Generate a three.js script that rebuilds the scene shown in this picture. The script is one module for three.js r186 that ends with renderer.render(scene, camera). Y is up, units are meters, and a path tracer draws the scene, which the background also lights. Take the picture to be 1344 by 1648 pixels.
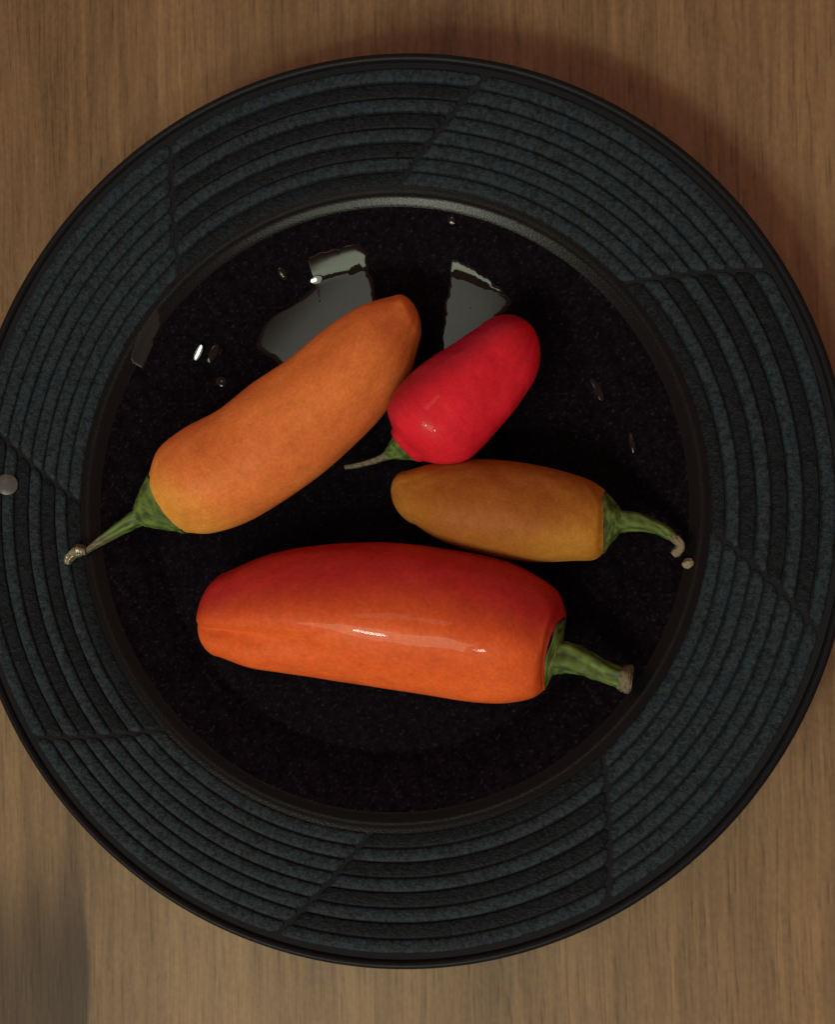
import * as THREE from 'three';
import { ImprovedNoise } from 'three/addons/math/ImprovedNoise.js';
import { mergeVertices } from 'three/addons/utils/BufferGeometryUtils.js';

// ---------------------------------------------------------------- camera, light, exposure
const scene = new THREE.Scene();
const camera = new THREE.PerspectiveCamera(50, 836 / 1024, 0.01, 20);
camera.up.set(0, 0, -1);
camera.position.set(0.0798, 0.3373, 0.0100);
camera.lookAt(0.0122, 0.012, 0.0014);

const renderer = new THREE.WebGLRenderer({ antialias: true });
renderer.toneMapping = THREE.LinearToneMapping;
renderer.toneMappingExposure = 1.22;
renderer.shadowMap.enabled = true;
scene.background = new THREE.Color().setRGB(0.310, 0.145, 0.112);   // the dim room

function panel(w, h, intensity, color, pos, look) {                  // a lamp of that size
  const l = new THREE.RectAreaLight(color, intensity, w, h);
  l.position.set(...pos); l.lookAt(...look); scene.add(l);
  return l;
}
// ceiling lamp on the photographer's side, a weaker one on the far side, two globe bulbs
panel(0.50, 0.32, 5.6, new THREE.Color().setRGB(0.88, 1.0, 0.70), [-0.27, 0.74, 0.50], [0, 0, 0]);
panel(0.34, 0.22, 2.0, new THREE.Color().setRGB(0.95, 1.0, 0.85), [-0.30, 1.2, -0.27], [0, 0, 0]);
for (const [x, y, z] of [[-0.37, 0.90, 0.56], [0.02, 0.90, 0.80]]) {
  const bulb = new THREE.PointLight(new THREE.Color(1.0, 0.95, 0.88), 0.42, 0, 2);
  bulb.position.set(x, y, z); bulb.castShadow = true; bulb.shadow.radius = 2.2; scene.add(bulb);
}

// ---------------------------------------------------------------- helpers
const pn = new ImprovedNoise();
const N = (x, y = 0.37, z = 0.71) => pn.noise(x, y, z);
let seed = 7;
const rnd = () => { seed = (seed * 1664525 + 1013904223) >>> 0; return seed / 4294967296; };
const lerp = (a, b, t) => a + (b - a) * t;
const clamp = (x, a = 0, b = 1) => Math.min(b, Math.max(a, x));
const smooth = (a, b, x) => { const t = clamp((x - a) / (b - a)); return t * t * (3 - 2 * t); };
const mm = 0.001;

function thing(name, label, category, group) {
  const o = new THREE.Group(); o.name = name; o.userData = { label, category };
  if (group) o.userData.group = group;
  scene.add(o); return o;
}
function part(name, geo, mat, parent) {
  const m = new THREE.Mesh(geo, mat); m.name = name; m.castShadow = m.receiveShadow = true;
  parent.add(m); return m;
}
function shift(geo, o) { geo.translate(-o.position.x, -o.position.y, -o.position.z); return geo; }
function dataTex(w, h, fn, { srgb = false, repeat = [1, 1] } = {}) {
  const d = new Uint8Array(w * h * 4);
  for (let j = 0; j < h; j++) for (let i = 0; i < w; i++) {
    const c = fn(i / w, j / h), k = (j * w + i) * 4;
    d[k] = clamp(c[0]) * 255; d[k + 1] = clamp(c[1]) * 255; d[k + 2] = clamp(c[2]) * 255; d[k + 3] = 255;
  }
  const t = new THREE.DataTexture(d, w, h); t.magFilter = THREE.LinearFilter; t.minFilter = THREE.LinearMipmapLinearFilter;
  t.wrapS = t.wrapT = THREE.RepeatWrapping; t.repeat.set(...repeat);
  if (srgb) t.colorSpace = THREE.SRGBColorSpace;
  t.needsUpdate = true; return t;
}
// rings of points -> skin. rings[i][j] = Vector3, j runs once round; cols optional
function skin(rings, cols, uvScale = [1, 1]) {
  const n = rings[0].length, pos = [], col = [], uv = [], idx = [];
  rings.forEach((r, i) => { for (let j = 0; j <= n; j++) {
    const p = r[j % n]; pos.push(p.x, p.y, p.z); uv.push(j / n * uvScale[0], i / (rings.length - 1) * uvScale[1]);
    if (cols) col.push(...cols[i][j % n]);
  } });
  for (let i = 0; i < rings.length - 1; i++) for (let j = 0; j < n; j++) {
    const a = i * (n + 1) + j, b = a + 1, c = a + n + 1, d = c + 1;
    idx.push(a, c, b, b, c, d);
  }
  const g = new THREE.BufferGeometry();
  g.setAttribute('position', new THREE.Float32BufferAttribute(pos, 3));
  g.setAttribute('uv', new THREE.Float32BufferAttribute(uv, 2));
  if (cols) g.setAttribute('color', new THREE.Float32BufferAttribute(col, 3));
  g.setIndex(idx); g.computeVertexNormals();
  // close the seam of the normals
  const nn = g.attributes.normal;
  for (let i = 0; i < rings.length; i++) {
    const a = i * (n + 1), b = a + n;
    const v = new THREE.Vector3(nn.getX(a) + nn.getX(b), nn.getY(a) + nn.getY(b), nn.getZ(a) + nn.getZ(b)).normalize();
    nn.setXYZ(a, v.x, v.y, v.z); nn.setXYZ(b, v.x, v.y, v.z);
  }
  return g;
}

// ---------------------------------------------------------------- the table top
const grainAt = (u, v) => {                                          // u across, v along, both 0..1 over 0.5 m
  const x = u * 500 - 250, z = v * 500 - 250;                                    // millimetres
  const wob = 2.2 * N(x * 0.012, z * 0.006, 3.1) + 0.5 * N(x * 0.05, z * 0.02, 8.2);
  const X = x + wob;
  const band = 0.5 * N(X * 0.022, z * 0.0012, 1.7) + 0.35 * N(X * 0.075, z * 0.004, 5.5);
  const fine = 0.55 * N(X * 0.42, z * 0.018, 9.3) + 0.45 * N(X * 1.05, z * 0.045, 2.2);
  const pore = Math.max(0, N(X * 1.6, z * 0.09, 6.4) - 0.24) * 2.2;
  const fleck = 0.5 * N(x * 0.8, z * 0.55, 4.4) + 0.4 * N(x * 1.9, z * 1.3, 7.7);
  const darkPatch = (1 - smooth(-107.5, -105.5, X - 0.02 * (z - 130) + 1.2 * N(0.4, z * 0.05, 3.3))) * smooth(98, 150, z + 22 * N(X * 0.09, 0.3, 5.1)) * smooth(0, 0.02, 1 - v) * (0.85 + 0.5 * fine);  // darker patch towards the near left, its sharp edge along the grain
  return { band, fine, pore, fleck, darkPatch };
};
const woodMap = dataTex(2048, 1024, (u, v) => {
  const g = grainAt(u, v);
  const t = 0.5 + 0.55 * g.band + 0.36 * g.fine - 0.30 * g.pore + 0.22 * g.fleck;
  const h = clamp(g.darkPatch), k = 1 - 0.52 * h;
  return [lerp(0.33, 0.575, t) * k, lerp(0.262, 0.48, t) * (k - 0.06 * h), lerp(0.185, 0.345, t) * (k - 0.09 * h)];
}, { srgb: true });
const woodBump = dataTex(1024, 1024, (u, v) => {
  const g = grainAt(u, v); const t = 0.6 + 0.25 * g.fine - 0.7 * g.pore + 0.1 * g.fleck; return [t, t, t];
});
const tableGeo = new THREE.BoxGeometry(1.4, 0.03, 1.0);
{
  const p = tableGeo.attributes.position, uv = tableGeo.attributes.uv, a = 0.028;
  for (let i = 0; i < p.count; i++) {
    const x = p.getX(i), z = p.getZ(i);
    uv.setXY(i, (x * Math.cos(a) - z * Math.sin(a)) / 0.5 + 0.5, (x * Math.sin(a) + z * Math.cos(a)) / 0.5 + 0.5);
  }
}
tableGeo.translate(0, -0.015, 0);
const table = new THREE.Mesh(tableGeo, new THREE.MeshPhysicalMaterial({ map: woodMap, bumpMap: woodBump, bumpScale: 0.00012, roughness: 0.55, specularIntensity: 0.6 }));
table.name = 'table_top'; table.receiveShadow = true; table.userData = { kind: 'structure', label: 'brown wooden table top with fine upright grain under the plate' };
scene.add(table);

// ---------------------------------------------------------------- the plate
const plate = thing('plate', 'large round black stoneware plate with woven ridged rim holding four peppers', 'plate');
const speckle = dataTex(512, 512, (u, v) => {
  const x = u * 60, z = v * 60;
  let s = 0.5 + 0.35 * N(x, z, 1.5) + 0.3 * N(x * 2.1, z * 2.1, 4.5);
  return [s, s, s];
});
const fleckMap = dataTex(512, 512, (u, v) => {
  const x = u * 34, z = v * 34, a = N(x, z, 7.5) + 0.5 * N(x * 2, z * 2, 3.5), f = Math.max(0, a - 0.40) * 0.55, s = 0.10 + 0.05 * N(x * 0.4, z * 0.4, 1.3) + 0.05 * a;
  return [s * 1.05 + f * 0.8, s * 0.75 + f * 0.9, s * 1.15 + f];
});
const blackGlaze = new THREE.MeshPhysicalMaterial({ color: new THREE.Color().setRGB(0.036, 0.034, 0.038), map: fleckMap, roughness: 0.6, bumpMap: speckle, bumpScale: 0.00003, specularIntensity: 0.03 });
const rimGlaze = new THREE.MeshPhysicalMaterial({ color: new THREE.Color().setRGB(0.005, 0.007, 0.009), roughness: 0.42, specularIntensity: 0.22, bumpMap: speckle, bumpScale: 0.00004 });
const stripMap = dataTex(512, 512, (u, v) => {
  const x = u * 22, z = v * 22;
  const s = 0.60 + 0.46 * N(x, z, 2.5) + 0.46 * N(x * 2.3, z * 2.3, 6.5) + 0.9 * Math.max(0, N(x * 1.7, z * 1.7, 3.3) - 0.35), h = 0.26 * N(x * 0.9, z * 0.9, 9.5);
  return [s * (1 + h), s, s * (1 - h)];
});
const tealClay = new THREE.MeshPhysicalMaterial({ color: new THREE.Color().setRGB(0.0150, 0.0290, 0.0400), map: stripMap, roughness: 0.62, specularIntensity: 0.3, bumpMap: stripMap, bumpScale: 0.00018 });
const darkTeal = new THREE.MeshPhysicalMaterial({ color: new THREE.Color().setRGB(0.0050, 0.0090, 0.0140), map: stripMap, roughness: 0.55, specularIntensity: 0.2, bumpMap: stripMap, bumpScale: 0.00016 });

function lathe(name, pts, mat, parent, seg = 256, spline = true, n = 90) {
  let P = pts.map(([r, y]) => new THREE.Vector2(r * mm, y * mm));
  if (spline) P = new THREE.SplineCurve(P).getPoints(n);
  P.forEach(p => { p.x = Math.max(p.x, 0); });
  const g = new THREE.LatheGeometry(P, seg), uv = g.attributes.uv, p = g.attributes.position;
  for (let i = 0; i < uv.count; i++) uv.setXY(i, p.getX(i) / 0.03, p.getZ(i) / 0.03);
  return part(name, g, mat, parent);
}
const FL = 5.6;
lathe('well', [[0, 5.6], [25, 5.6], [50, 5.6], [66, 5.6], [74, 5.6], [74.9, 5.62], [75.3, 5.7], [75.7, 5.88], [76.3, 6.14], [78, 7.0], [82, 8.75], [87, 10.45], [91, 11.75], [92.2, 12.17]], blackGlaze, plate, 256, true, 160);
lathe('well_lip', [[92.2, 12.17], [92.9, 12.46], [93.8, 12.92], [94.7, 13.38], [95.5, 13.66], [96.5, 13.82], [97.8, 13.86], [98.8, 13.9]], new THREE.MeshPhysicalMaterial({ color: new THREE.Color().setRGB(0.004, 0.0045, 0.0055), roughness: 0.22, specularIntensity: 0.25, bumpMap: speckle, bumpScale: 0.00003 }), plate, 256, true, 24);
const rim = lathe('rim', [[98.6, 13.88], [110, 16.45], [122, 19.3], [132.6, 22.0]], rimGlaze, plate, 256, true, 24);
lathe('edge_lip', [[132.4, 21.95], [132.9, 22.9], [133.7, 23.35], [134.5, 23.1], [135, 22.4], [134.6, 21.6], [133.4, 21.0]], rimGlaze, plate, 320, true, 24);
lathe('underside', [[133.5, 21.05], [122, 16.2], [108, 12.2], [96, 8.8], [86, 4.6], [80, 2.6], [77.5, 0.4], [76, 0.15], [74, 0.4], [72, 2.4], [60, 2.7], [0, 2.7]], blackGlaze, plate, 192, true, 60);

// rim strips: eight blocks whose slanted ends abut; blocks of eight even strips alternate with blocks of four raised and four sunken ones
const K = 0.7, RM = 115;
const rimY = r => 13.88 + (r - 98.6) * (22.0 - 13.88) / (132.6 - 98.6);
function strip(rc, w, h, base, a0, a1, wob) {
  const nA = 84, nC = 9, rings = [];
  for (let i = 0; i <= nA; i++) {
    const t = i / nA, end = Math.min(1, Math.min(t, 1 - t) / 0.012), e = Math.sqrt(Math.max(0, 1 - (1 - end) * (1 - end)));
    const ring = [];
    for (let j = 0; j < nC * 2; j++) {
      const up = j < nC, f = up ? j / (nC - 1) : 1 - (j - nC) / (nC - 1);
      const c = Math.cos(Math.PI * (1 - f)), s = Math.sin(Math.PI * f);
      const r = rc + c * w / 2 * (0.55 + 0.45 * e) + wob * N(t * 9, rc * 0.7, a0);
      const k = -K * Math.log(r / RM), ang = lerp(a0, a1, t) + k;
      const y = rimY(r) + (up ? base + h * Math.pow(s, 0.6) * (0.15 + 0.85 * e) * (1 + 0.10 * N(t * 14, rc, a0 * 3)) : -0.7);
      ring.push(new THREE.Vector3(r * Math.cos(ang) * mm, y * mm, -r * Math.sin(ang) * mm));
    }
    rings.push(ring);
  }
  const g = skin(rings), p = g.attributes.position, uv = g.attributes.uv;
  for (let i = 0; i < uv.count; i++) uv.setXY(i, p.getX(i) / 0.03, p.getZ(i) / 0.03);
  return g;
}
const SEAMS = [79.7, 34.9, -10.3, -53.0, -97.6, -141.4, -187.6, -235.4];   // degrees, where the blocks meet
for (let b = 0; b < 8; b++) {
  const gap = 0.005, a0 = SEAMS[b] * Math.PI / 180 + gap, a1 = (b ? SEAMS[b - 1] : SEAMS[7] + 360) * Math.PI / 180 - gap, even = b % 2 === 1;
  const pitch = 4.12;
  for (let s = 0; s < 8; s++) {
    const rc = 100.0 + s * pitch;
    if (even) part('woven_strip', strip(rc, 3.75, 0.66, 0.05, a0, a1, 0.08), tealClay, rim);
    else if (s % 2 === 1) part('woven_strip', strip(rc, 3.6, 0.75, 0.10, a0, a1, 0.08), tealClay, rim);
    else part('sunken_strip', strip(rc, 4.0, 0.35, 0.02, a0, a1, 0.08), darkTeal, rim);
  }
}

// ---------------------------------------------------------------- peppers
const skinBump = dataTex(512, 512, (u, v) => { const s = 0.5 + 0.55 * N(u * 9, v * 7, 1.1) + 0.22 * N(u * 24, v * 16, 4.4) + 0.035 * N(u * 90, v * 110, 5.1); return [s, s, s]; });
const skinMap = dataTex(512, 512, (u, v) => {
  const x = u * 110, z = v * 110, a = N(x, z, 1.2), b = N(x * 2.2, z * 2.2, 5.2), c = N(x * 0.3, z * 0.3, 8.8), s = 0.93 + 0.05 * a + 0.06 * b + 0.04 * c;
  return [s + 0.02, s - 0.01 + 0.06 * N(x * 1.3, z * 1.3, 3.7), s];
}, { srgb: true });
const skinMat = (rough, coat) => new THREE.MeshPhysicalMaterial({ vertexColors: true, map: skinMap, roughness: rough, specularIntensity: 0.22, clearcoat: coat, clearcoatRoughness: 0.05, bumpMap: skinBump, bumpScale: 0.0007 });
const greenMat = new THREE.MeshPhysicalMaterial({ vertexColors: true, roughness: 0.5, specularIntensity: 0.5 });

// body: stations [Ux, Uz, Lx, Lz, y] in mm give the two sides of the outline; k = height over half width
function pepperBody(S, { k, tip, tipPt, stemCap, shape, color, n = 96, m = 110, S0 = 0.12, pw = 1, pull = 0 }) {
  const crv = (a, b, c) => new THREE.CatmullRomCurve3(S.map(s => new THREE.Vector3(s[a], c === undefined ? 0 : s[c], s[b])), false, 'centripetal');
  const cu = crv(0, 1, 4), cl = crv(2, 3, 4), rings = [], cols = [], up = new THREE.Vector3(0, 1, 0);
  const dirEnd = new THREE.Vector3();
  const addRing = (C, w, hh, t, sc, cap) => {
    const ring = [], col = [];
    for (let j = 0; j < n; j++) {
      const th = j / n * Math.PI * 2, r = shape ? shape(t, th, sc) : 1;
      const p = C.clone().addScaledVector(w, Math.cos(th) * r * sc).addScaledVector(up, Math.sin(th) * hh * r * sc);
      if (pull) p.addScaledVector(dirEnd, -pull * w.length() * Math.max(0, Math.sin(th)) ** 2 * smooth(0.80, 1.0, t));
      p.y = Math.max(p.y, FL + 0.1);
      ring.push(p.multiplyScalar(mm)); col.push(color(t, th, cap));
    }
    rings.push(ring); cols.push(col);
  };
  const at = t => {
    const U = cu.getPoint(t), L = cl.getPoint(t), C = U.clone().add(L).multiplyScalar(0.5), w = U.clone().sub(C); w.y = 0;
    return { C, w, hh: k * w.length() };
  };
  const stations = [];
  for (let i = 0; i <= m; i++) stations.push(i / m);
  const first = at(0), last = at(1);
  const capTip = (E, T, t) => { const q = []; for (let i = 1; i <= 18; i++) { const s = lerp(S0, Math.PI / 2, i / 18); q.push([E.C.clone().lerp(T, (Math.sin(s) - Math.sin(S0)) / (1 - Math.sin(S0))), E.w, E.hh, t, Math.max(0.002, (Math.max(0, Math.cos(s)) / Math.cos(S0)) ** pw)]); } return q; };
  const capStem = (E, dir, t) => stemCap.map(([o, s]) => [E.C.clone().addScaledVector(dir, o * E.w.length()), E.w, E.hh, t, Math.max(s, 0.002)]);
  const d0 = first.C.clone().sub(at(0.03).C).normalize(), d1 = last.C.clone().sub(at(0.97).C).normalize();
  const T = new THREE.Vector3(...tipPt); dirEnd.copy(tip === 0 ? d1 : d0);
  const c0 = tip === 0 ? capTip(first, T, 0) : capStem(first, d0, 0);
  const c1 = tip === 1 ? capTip(last, T, 1) : capStem(last, d1, 1);
  c0.reverse().forEach(a => addRing(...a, 1));
  stations.forEach(t => { const s = at(t); addRing(s.C, s.w, s.hh, t, 1, 0); });
  c1.forEach(a => addRing(...a, 1));
  const g = skin(rings, cols);
  // the outline runs either way round: make the faces look outwards
  const p = g.attributes.position, nn = g.attributes.normal, q = Math.floor(rings.length / 2) * (n + 1), cen = new THREE.Vector3();
  for (let j = 0; j < n; j++) cen.add(rings[Math.floor(rings.length / 2)][j]);
  cen.multiplyScalar(1 / n);
  const out = new THREE.Vector3(p.getX(q), p.getY(q), p.getZ(q)).sub(cen);
  if (out.dot(new THREE.Vector3(nn.getX(q), nn.getY(q), nn.getZ(q))) < 0) flip(g);
  return { geo: g, first, last, d0, d1 };
}
function flip(g) {
  const ix = g.index.array; for (let i = 0; i < ix.length; i += 3) { const t = ix[i]; ix[i] = ix[i + 1]; ix[i + 1] = t; }
  const nn = g.attributes.normal; for (let i = 0; i < nn.count * 3; i++) nn.array[i] *= -1;
}
// a bent tapering rod through points [x, y, z, r] in mm
function rod(P, color, { ridges = 5, amp = 0.10, n = 28, m = 48, closeEnd = true } = {}) {
  const c = new THREE.CatmullRomCurve3(P.map(p => new THREE.Vector3(p[0], p[1], p[2])), false, 'centripetal');
  const rc = new THREE.CatmullRomCurve3(P.map((p, i) => new THREE.Vector3(i, p[3], 0)));
  const rings = [], cols = [], up = new THREE.Vector3(0, 1, 0);
  const add = (t, sc, C0) => {
    const C = C0 || c.getPoint(t), T = c.getTangent(t), s = new THREE.Vector3().crossVectors(T, up).normalize(), u = new THREE.Vector3().crossVectors(s, T);
    const r = rc.getPoint(t).y * sc, ring = [], col = [];
    for (let j = 0; j < n; j++) {
      const th = j / n * Math.PI * 2, q = r * (1 + amp * Math.cos(ridges * th + 2 * t) + 0.12 * N(t * 12, Math.cos(th) * 1.6, Math.sin(th) * 1.6 + P[0][0]));
      ring.push(C.clone().addScaledVector(s, Math.cos(th) * q).addScaledVector(u, Math.sin(th) * q).multiplyScalar(mm));
      col.push(color(t, th));
    }
    rings.push(ring); cols.push(col);
  };
  add(0, 0.002); add(0, 0.6);
  for (let i = 0; i <= m; i++) add(i / m, 1);
  if (closeEnd) { add(1, 0.7); add(1, 0.002); }
  const g = skin(rings, cols);
  orient(g, rings, n); return g;
}
function orient(g, rings, n) {
  const i = Math.floor(rings.length / 2), q = i * (n + 1), cen = new THREE.Vector3();
  for (let j = 0; j < n; j++) cen.add(rings[i][j]); cen.multiplyScalar(1 / n);
  const p = g.attributes.position, nn = g.attributes.normal;
  if (new THREE.Vector3(p.getX(q), p.getY(q), p.getZ(q)).sub(cen).dot(new THREE.Vector3(nn.getX(q), nn.getY(q), nn.getZ(q))) < 0) flip(g);
}
// calyx: a lobed green cap; E = end section of the body, dir = outwards, S = first stem point [x,y,z,r]
function calyx(E, dir, S, { size = 1, teeth = 6, tooth = 0.12, back = 0.10, reach = 1.0, color, dish = 0.75, pull = 0 }) {
  const n = 84, rings = [], cols = [], up = new THREE.Vector3(0, 1, 0), hw = E.w.length();
  const end = new THREE.Vector3(S[0], S[1], S[2]), m = 22;
  const slope = pull * hw;
  for (let i = 0; i <= m; i++) {
    const t = i / m, ring = [], col = [];
    const f = Math.pow(1 - t, 1.0 / dish);                       // concave flare
    for (let j = 0; j < n; j++) {
      const th = j / n * Math.PI * 2;
      const edge = Math.pow(1 - t, 3) * (tooth * Math.cos(teeth * th + 0.6) + 0.6 * tooth * N(Math.cos(th) * 2.3, Math.sin(th) * 2.3, hw));
      const R = lerp(S[3] / hw, size, f) * (1 + 0.06 * Math.cos(teeth * th + 0.6) * t * (1 - t) * 4 + 0.05 * N(t * 6, Math.cos(th) * 3, Math.sin(th) * 3));
      const C = E.C.clone().addScaledVector(dir, -back * hw).lerp(end, Math.pow(t, reach));
      C.addScaledVector(dir, -edge * hw - slope * Math.max(0, Math.sin(th)) ** 2 * (1 - t));
      const p = C.addScaledVector(E.w, Math.cos(th) * R).addScaledVector(up, Math.sin(th) * R * E.hh);
      p.y = Math.max(p.y, FL + 0.15);
      ring.push(p.multiplyScalar(mm)); col.push(color(t, th));
    }
    rings.push(ring); cols.push(col);
  }
  const inner = rings[0].map(p => p.clone().lerp(E.C.clone().multiplyScalar(mm), 0.16)); rings.unshift(inner); cols.unshift(cols[0]);
  const g = skin(rings, cols); orient(g, rings, n); return g;
}
const mix3 = (a, b, t) => [lerp(a[0], b[0], t), lerp(a[1], b[1], t), lerp(a[2], b[2], t)];
const GREEN = [0.060, 0.110, 0.024], LGREEN = [0.12, 0.20, 0.042], DGREEN = [0.026, 0.042, 0.016], TAN = [0.16, 0.145, 0.09], BROWN = [0.055, 0.045, 0.028];
const green = (k) => (t, th) => {
  const v = N(t * 5 + k, Math.cos(th) * 2.2, Math.sin(th) * 2.2), w = N(t * 14 + k, Math.cos(th) * 7, Math.sin(th) * 7);
  let c = mix3(GREEN, LGREEN, clamp(0.35 + 0.9 * v + 0.3 * w)); return mix3(c, DGREEN, clamp(0.25 - 0.9 * v - 0.8 * w));
};
const stemCol = (k, dry) => (t, th) => mix3(green(k)(t, th), mix3(BROWN, TAN, clamp(0.5 + 1.2 * N(t * 20, Math.cos(th) * 3, k))), smooth(dry[0], dry[1], t + 0.06 * N(t * 9, Math.cos(th) * 2, Math.sin(th) * 2)));

const BODY_A = [[-70.8, -11.7, -59.1, 7.6, 18.8], [-66.8, -18.8, -51.7, 7.8, 20.4], [-58.6, -24.4, -41.3, 5.3, 21.2], [-47.5, -29.9, -30.4, -0.3, 21.1], [-36.5, -37.6, -18.6, -7.7, 21.3], [-24.7, -45.0, -8.1, -16.3, 20.9], [-13.1, -53.9, 2.3, -26.5, 20.6], [-2.8, -60.4, 10.6, -38.3, 19.5], [7.3, -63.6, 14.0, -50.2, 17.5]];
const BODY_B = [[-45.8, 19.6, -47.7, 45.6, 19.8], [-34.3, 15.1, -38.1, 48.4, 21.2], [-22.3, 12.3, -26.1, 49.7, 21.9], [-6.7, 10.8, -9.5, 51.6, 22.5], [8.5, 10.8, 5.7, 53.6, 22.8], [19.7, 11.9, 19.7, 55.2, 22.9], [30.6, 13.7, 32.4, 56.6, 22.9], [41.4, 16.3, 42.2, 56.5, 22.4], [50.2, 20.8, 48.3, 54.9, 21.3], [55.4, 25.2, 50.4, 53.4, 20.3], [57.3, 30.6, 51.0, 53.1, 19.3]];
const BODY_C = [[9.8, -10.8, 12.7, 5.6, 16.1], [18.6, -13.0, 20.5, 10.1, 17.4], [30.0, -13.7, 30.8, 13.5, 18.2], [41.0, -13.2, 40.9, 15.5, 18.5], [51.8, -11.2, 50.8, 16.2, 18.2], [60.7, -8.8, 59.7, 16.0, 17.7], [66.0, -6.4, 65.6, 15.4, 17.1], [68.4, -4.6, 68.0, 13.6, 16.4]];
const BODY_D = [[6.2, -23.6, 15.3, -13.5, 19.4], [5.4, -28.9, 22.4, -12.1, 21.6], [7.7, -33.5, 28.5, -13.2, 22.7], [13.2, -39.2, 34.3, -17.8, 22.9], [19.6, -44.0, 39.4, -23.5, 22.5], [26.9, -48.4, 44.0, -29.0, 22.0], [33.2, -52.5, 47.5, -34.4, 21.4]];
const STEM_A = [[-64.5, 18.0, -2.5, 4], [-71.5, 18.0, 0.3, 3.6], [-76.4, 17.5, 2.8, 2.8], [-81.1, 17.2, 5.2, 2.3], [-88.7, 17.0, 9.7, 1.5], [-94.5, 16.8, 13.4, 0.8]];
const STEM_B = [[50.6, 22.0, 43.4, 5], [55.5, 22.0, 43.0, 4.5], [61.6, 21.5, 44.3, 3.7], [67.7, 21.0, 47.0, 3.0], [72.9, 20.5, 48.9, 2.7]];
const STEM_C = [[68.1, 18.0, 4.4, 3.8], [73.0, 18.0, 4.4, 3.1], [78.2, 18.0, 4.9, 2.5], [82.6, 17.5, 6.2, 1.9], [86.5, 17.0, 8.3, 1.5], [88.4, 16.6, 9.8, 1.2]];
const STEM_D = [[11.9, 14.0, -20.8, 3.4], [6.2, 12.5, -17.9, 2.9], [2.2, 12.0, -15.7, 1.3], [-1.9, 11.5, -14.3, 1], [-6.9, 11.0, -13.2, 0.8], [-11.0, 10.5, -12.6, 0.7]];

const mottle = (t, th, k) => 0.6 * N(t * 4 + k, Math.cos(th) * 1.4, Math.sin(th) * 1.4) + 0.3 * N(t * 14 + k, Math.cos(th) * 4, Math.sin(th) * 4) + 0.25 * N(t * 60 + k, Math.cos(th) * 14, Math.sin(th) * 14);
const vary = (c, m) => [c[0] * (1 + 0.16 * m), c[1] * (1 + 0.32 * m), c[2] * (1 + 0.3 * m)];
const G4 = 'sweet peppers on the black plate';

{ // long orange pepper at the left
  const o = thing('pepper', 'long plain orange pepper slanting up from a green stem at the left of the plate', 'pepper', G4);
  const b = pepperBody(BODY_A, { k: 0.9, pw: 1, S0: 0.45, tip: 1, tipPt: [12.8, 17.5, -59.5],
    stemCap: [[0.012, 0.985], [0.012, 0.95], [-0.02, 0.9], [-0.08, 0.8], [-0.1, 0]],
    shape: (t, th) => 1 + 0.035 * Math.sin(th) * Math.cos(3 * th + 1.2) + 0.02 * N(t * 5, Math.cos(th), Math.sin(th)),
    color: (t, th) => vary(mix3([0.67, 0.205, 0.050], [0.65, 0.310, 0.052], smooth(0.26, 0.0, t + 0.12 * Math.cos(th))), mottle(t, th, 3)) });
  part('body', b.geo, skinMat(0.52, 0.0), o);
  part('calyx', calyx(b.first, b.d0, STEM_A[2], { size: 1.015, teeth: 5, tooth: 0.09, back: 0.06, color: green(2), dish: 1.25, reach: 0.95 }), greenMat, o);
  const s = part('stem', rod(STEM_A, stemCol(2, [0.62, 0.95])), greenMat, o);
  part('stem_tip', rod([[-94.3, 17.2, 13.2, 1.2], [-96.6, 17.4, 13.3, 2.0], [-98.4, 17.2, 14.0, 1.7], [-100.2, 17.0, 15.6, 1.5], [-100.9, 16.8, 17.4, 1.0]], (t, th) => mix3([0.17, 0.16, 0.085], BROWN, clamp(0.3 + N(t * 6, Math.cos(th) * 2, 4)))), new THREE.MeshPhysicalMaterial({ vertexColors: true, roughness: 0.3, clearcoat: 1, clearcoatRoughness: 0.05 }), s);
}
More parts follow.
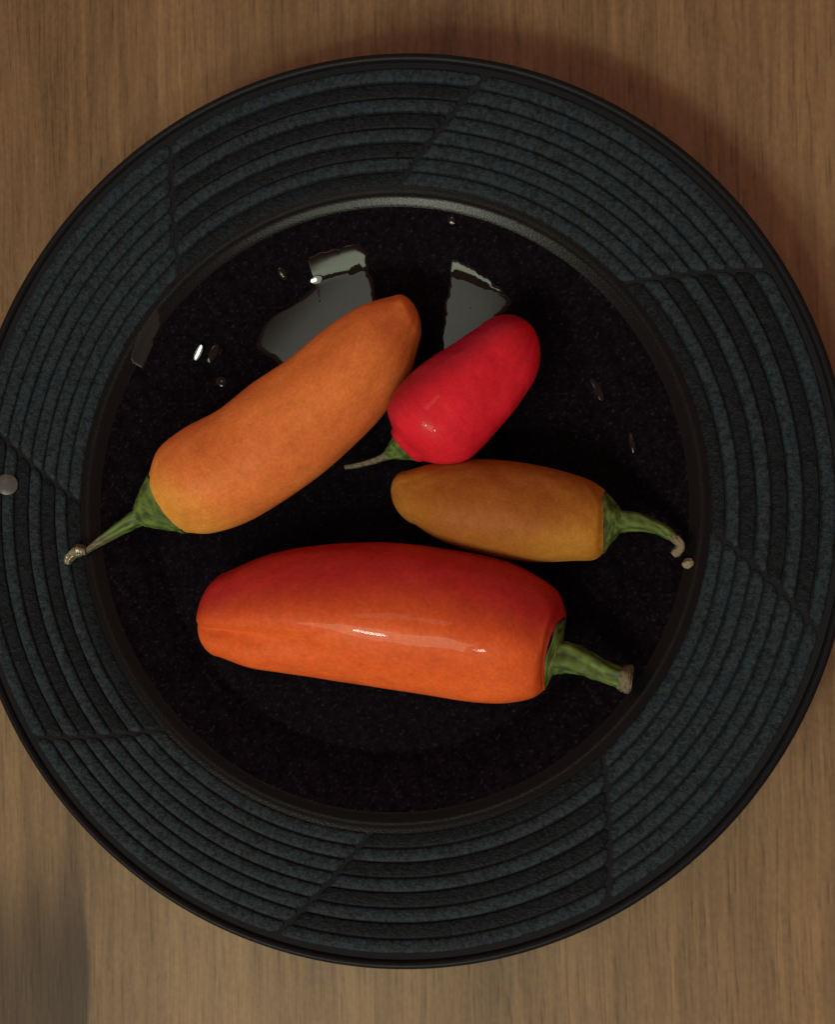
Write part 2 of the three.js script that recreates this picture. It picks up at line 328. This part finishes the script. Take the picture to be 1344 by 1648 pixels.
{ // big red-orange pepper at the front
  const o = thing('pepper_001', 'large glossy red-orange pepper with blunt shoulder and short green stem, biggest on the plate', 'pepper', G4);
  const b = pepperBody(BODY_B, { k: 0.8, pull: 0.30, tip: 0, tipPt: [-55.6, 17.5, 33.6],
    stemCap: [[0.03, 0.98], [0.035, 0.95], [0.01, 0.89], [-0.03, 0.8], [-0.05, 0.6], [-0.05, 0]],
    shape: (t, th) => {
      const s = Math.sin(th), c = Math.cos(th);
      const facet = s > 0 ? s * (0.085 * Math.exp(-Math.pow((th - 1.62) / 0.34, 2)) - 0.035) : 0;
      const groove = -0.34 * Math.exp(-Math.pow((th - 2.05) / 0.22, 2)) * smooth(0.34, 0.0, t);
      return 1 + facet + groove + 0.007 * N(t * 15, c * 4.5, s * 4.5) + 0.02 * N(t * 5 + 2, c, s);
    },
    color: (t, th) => {
      const ripeShade = smooth(-0.30, 0.62, Math.cos(th) + 0.16 * N(t * 3.1, 1.2, Math.sin(th)) - 0.1 * Math.sin(t * 3.1) + 0.05);  // far side redder and darker: part ripeness, part shading put into the colour
      return vary(mix3([0.68, 0.125, 0.026], [0.40, 0.022, 0.020], ripeShade), mottle(t, th, 7));
    } });
  part('body', b.geo, skinMat(0.44, 0.15), o);
  const E = { C: b.last.C.clone().addScaledVector(b.d1, 0.8), w: b.last.w.clone().multiplyScalar(0.955), hh: b.last.hh * 0.98 };
  part('calyx', calyx(E, b.d1, STEM_B[1], { size: 1.0, teeth: 6, tooth: 0.045, back: 0.04, color: green(5), dish: 0.9, reach: 0.9, pull: 0.27 }), greenMat, o);
  const s = part('stem', rod(STEM_B, stemCol(5, [1.1, 1.3]), { ridges: 5, amp: 0.13 }), greenMat, o);
  part('stem_tip', rod([[72.2, 20.5, 48.6, 2.75], [73.6, 20.5, 48.9, 3.5], [75.2, 20.4, 49.2, 3.9], [76.0, 20.4, 49.3, 3.2]], (t, th) => mix3(TAN, BROWN, clamp(0.35 + 1.2 * N(t * 5, Math.cos(th) * 3, Math.sin(th) * 3))), { ridges: 3, amp: 0.16 }), new THREE.MeshStandardMaterial({ vertexColors: true, roughness: 0.8 }), s);
}
{ // small yellow-orange pepper at the right
  const o = thing('pepper_002', 'small amber yellow pepper lying between the red and the large red-orange pepper', 'pepper', G4);
  const b = pepperBody(BODY_C, { k: 0.9, tip: 0, tipPt: [4.9, 14.6, -3.4],
    stemCap: [[0.012, 0.985], [0.012, 0.95], [-0.02, 0.9], [-0.08, 0.8], [-0.1, 0]],
    shape: (t, th) => 1 + 0.04 * Math.sin(th) * Math.cos(3 * th + 0.4) - 0.06 * Math.exp(-Math.pow((th - 3.3) / 0.3, 2)) * smooth(0.04, 0, t) + 0.02 * N(t * 5 + 9, Math.cos(th), Math.sin(th)),
    color: (t, th) => vary(mix3([0.31, 0.112, 0.020], [0.42, 0.205, 0.028], clamp(smooth(0.45, 1.0, t - 0.22 * Math.cos(th)) + 0.35 * smooth(0.2, 0, t))), mottle(t, th, 12)) });
  part('body', b.geo, skinMat(0.56, 0.0), o);
  part('calyx', calyx(b.last, b.d1, STEM_C[1], { size: 1.015, teeth: 5, tooth: 0.09, back: 0.06, color: green(9), dish: 1.08, reach: 0.95 }), greenMat, o);
  const s = part('stem', rod(STEM_C, stemCol(9, [0.72, 1.0])), greenMat, o);
  part('stem_tip', rod([[87.9, 16.8, 9.3, 1.3], [89.5, 16.6, 10.9, 1.2], [89.4, 16.2, 12.3, 1.3], [88.2, 16, 13.5, 1.35], [87.4, 16, 14.2, 0.8]], (t, th) => mix3(TAN, [0.15, 0.135, 0.085], clamp(0.5 + N(t * 6, Math.cos(th) * 2, 4)))), new THREE.MeshStandardMaterial({ vertexColors: true, roughness: 0.7 }), s);
}
{ // short red pepper
  const o = thing('pepper_003', 'short bright red pepper leaning between the orange pepper tip and the amber one', 'pepper', G4);
  const b = pepperBody(BODY_D, { k: 0.95, tip: 1, pw: 1.05, tipPt: [47.7, 19.5, -52.3],
    stemCap: [[0.10, 0.97], [0.22, 0.90], [0.30, 0.78], [0.33, 0.62], [0.30, 0.45], [0.2, 0.25], [0.15, 0]],
    shape: (t, th) => 1 + 0.005 * N(t * 12, Math.cos(th) * 4, Math.sin(th) * 4) + 0.03 * Math.sin(th) * Math.cos(3 * th + 2.2) + 0.02 * N(t * 4 + 5, Math.cos(th), Math.sin(th)),
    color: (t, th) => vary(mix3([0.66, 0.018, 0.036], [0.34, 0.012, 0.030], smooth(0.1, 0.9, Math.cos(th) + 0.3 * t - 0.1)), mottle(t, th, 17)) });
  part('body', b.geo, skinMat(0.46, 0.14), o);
  const E = { C: b.first.C.clone().addScaledVector(b.d0, 1.0), w: b.first.w.clone().multiplyScalar(0.85), hh: b.first.hh * 0.8 }; E.C.y = 15;
  part('calyx', calyx(E, b.d0, STEM_D[2], { size: 1.0, teeth: 5, tooth: 0.10, back: 0.0, color: green(14), dish: 0.9 }), greenMat, o);
  part('stem', rod(STEM_D, stemCol(14, [0.22, 0.42])), greenMat, o);
}
// crumb broken off a dried stem
{
  const g = rod([[90.4, 12.9, 17.2, 0.7], [91.1, 13.2, 16.8, 1.3], [92.2, 13.6, 16.2, 1.2], [93.0, 13.9, 15.7, 0.6]], (t, th) => mix3(TAN, [0.3, 0.26, 0.17], clamp(0.5 + N(t * 6, Math.cos(th) * 2, 4))), { ridges: 3, amp: 0.2 });
  const c = part('stem_crumb', g, new THREE.MeshStandardMaterial({ vertexColors: true, roughness: 0.8 }), scene);
  c.userData = { label: 'tiny tan crumb of dried stem beside the amber pepper stem end', category: 'crumb' };
}

// ---------------------------------------------------------------- water left from washing, and one added orb disc
const wellPts = new THREE.SplineCurve([[0, 5.6], [50, 5.6], [66, 5.6], [74, 5.6], [74.9, 5.62], [75.3, 5.7], [75.7, 5.88], [76.3, 6.14], [78, 7.0], [82, 8.75], [87, 10.45], [91, 11.75], [92.6, 12.3], [93.6, 12.75], [94.2, 13.06], [94.8, 13.37], [96.5, 13.82]].map(p => new THREE.Vector2(...p))).getPoints(400);
const wellY = r => { for (let i = 1; i < wellPts.length; i++) if (wellPts[i].x >= r) { const a = wellPts[i - 1], b = wellPts[i]; return lerp(a.y, b.y, (r - a.x) / (b.x - a.x)); } return 13.8; };
const water = new THREE.MeshPhysicalMaterial({ color: new THREE.Color().setRGB(0.003, 0.003, 0.003), roughness: 0.10, ior: 1.33 });   // a thin film over black glaze
const bead = new THREE.MeshPhysicalMaterial({ color: new THREE.Color().setRGB(0.004, 0.004, 0.004), roughness: 0.05, ior: 1.38 });
function film(name, label, category, poly, depth, { ragged = 0.9, meniscus = 1.2, ground = (x, z) => wellY(Math.hypot(x, z)), mat = water, dome = false, under = 0.15, n = 120, m = 22, group } = {}) {
  const c = new THREE.CatmullRomCurve3(poly.map(p => new THREE.Vector3(p[0], 0, p[1])), true, 'centripetal');
  const edge = c.getPoints(n).slice(0, n), cen = new THREE.Vector3();
  edge.forEach(p => cen.add(p)); cen.multiplyScalar(1 / n);
  edge.forEach((p, i) => { const d = p.clone().sub(cen).normalize(); p.addScaledVector(d, ragged * (N(p.x * 0.35, p.z * 0.35, 2.4) + 0.6 * N(p.x * 0.9, p.z * 0.9, 6.4))); });
  const rings = [];
  const put = (f, low) => rings.push(edge.map(p => {
    const q = cen.clone().lerp(p, f), d = p.distanceTo(cen) * (1 - f);
    const t = clamp(d / meniscus), h = low ? -under : depth * (dome ? 1 - f * f : Math.sqrt(1 - (1 - t) * (1 - t)));
    return new THREE.Vector3(q.x, ground(q.x, q.z) + h, q.z).multiplyScalar(mm);
  }));
  for (let i = 0; i <= m; i++) put(Math.max(0.001, i / m) ** 0.6, false);
  put(0.999, true); put(0.5, true); put(0.001, true);
  const g = skin(rings);
  // the middle of the upper side must look up
  const q = 3 * (n + 1); if (g.attributes.normal.getY(q) < 0) flip(g);
  const o = part(name, g, mat, scene);
  o.userData = { label, category }; if (group) o.userData.group = group;
  return o;
}
film('water_puddle', 'ragged shiny wet patch between the orange pepper tip and the far wall of the well', 'water',
  [[-23.9, -78.3], [-20.6, -76.0], [-21.0, -73.0], [-24.6, -69.1], [-29.1, -65.2], [-38.4, -59.7], [-41.4, -52.7], [-33, -46], [-20.1, -44.6], [-9.1, -52.3], [-3.1, -64.0], [-4.5, -74.9], [-6.3, -81.4], [-14.2, -81.3]], 0.24, { meniscus: 1.6 });
film('water_puddle_001', 'pointed wet patch behind the red pepper, right of the orange pepper tip', 'water',
  [[22.5, -76.2], [20.5, -65.8], [18.5, -53.5], [20, -46], [28.6, -48], [36.2, -57.4], [39.9, -63.0], [35.2, -68.0], [28.6, -73.1]], 0.24, { meniscus: 1.6 });
const drop = (name, label, x, z, rx, rz, turn, depth, o = {}) => {
  const q = []; for (let i = 0; i < 10; i++) { const a = i / 10 * Math.PI * 2, c = Math.cos(a) * rx, d = Math.sin(a) * rz; q.push([x + c * Math.cos(turn) - d * Math.sin(turn), z + c * Math.sin(turn) + d * Math.cos(turn)]); }
  return film(name, label, 'water drop', q, depth, { ragged: 0.25, meniscus: Math.min(rx, rz), n: 40, m: 12, dome: true, mat: bead, ...o });
};
drop('water_drop', 'long glinting water streak on the upper left wall of the well', -60.6, -50.2, 1.0, 2.9, 0.62, 0.03, { ragged: 0.15, under: 1.6, ground: (x, z) => wellY(78.7) + 0.75 - 0.065 * (x + 60.6) - 0.418 * (z + 50.2) });
drop('water_drop_001', 'short water streak just right of the long glinting one', -56.4, -50.2, 1.2, 3.4, 0.55, 0.45);
drop('water_drop_002', 'small crescent water drop left of the ragged wet patch', -32.2, -74.2, 1.2, 2.2, -0.5, 0.40);
drop('water_drop_003', 'round dull water drop above the middle of the long orange pepper', -53.9, -41.1, 1.8, 1.6, 0.2, 0.34);
drop('water_drop_004', 'small water drop high on the far wall above the pointed wet patch', 22.7, -87.0, 1.3, 1.1, 0.2, 0.2);
drop('water_drop_005', 'thin upright water streak at the right end of the well wall', 75.6, -18.9, 1.2, 3.2, -0.15, 0.45);
drop('water_drop_006', 'faint slanting water streak right of the red pepper', 65.7, -35.2, 1.2, 3.8, -0.5, 0.4);
film('water_puddle_002', 'faint wet smear on the left wall of the well beside the lip', 'water',
  [[-81, -47], [-80, -53], [-76, -60], [-72.5, -64], [-71.5, -60.5], [-74.5, -53], [-78, -46]], 0.15, { mat: new THREE.MeshPhysicalMaterial({ color: new THREE.Color().setRGB(0.006, 0.006, 0.006), roughness: 0.34, ior: 1.33 }) });
drop('water_drop_009', 'brightest water drop on the notch in the ragged wet patch', -21.6, -72.2, 1.9, 1.2, -0.3, 0.03, { ragged: 0.35, under: 1.4, ground: (x, z) => wellY(75.4) + 0.65 - 0.01 * (x + 21.6) - 0.458 * (z + 72.2) });
drop('water_drop_007', 'large round pale milky disc added for a lens orb on the woven rim at the left edge', -120.6, -7.9, 3.4, 3.4, 0, 0.55, { ragged: 0.06, n: 64,
  ground: (x, z) => rimY(Math.hypot(x, z)) + 1.0, mat: new THREE.MeshPhysicalMaterial({ color: new THREE.Color().setRGB(0.5, 0.5, 0.5), roughness: 0.3, transmission: 0.9, thickness: 0, ior: 1.33 }) });  // added disc that copies an out-of-focus dust orb in the lens
drop('water_drop_008', 'tiny bright water drop on the woven rim at the top of the plate', 6.6, -106.8, 0.55, 0.55, 0, 0.5, { ragged: 0, ground: (x, z) => rimY(Math.hypot(x, z)) + 0.8 });
renderer.render(scene, camera);
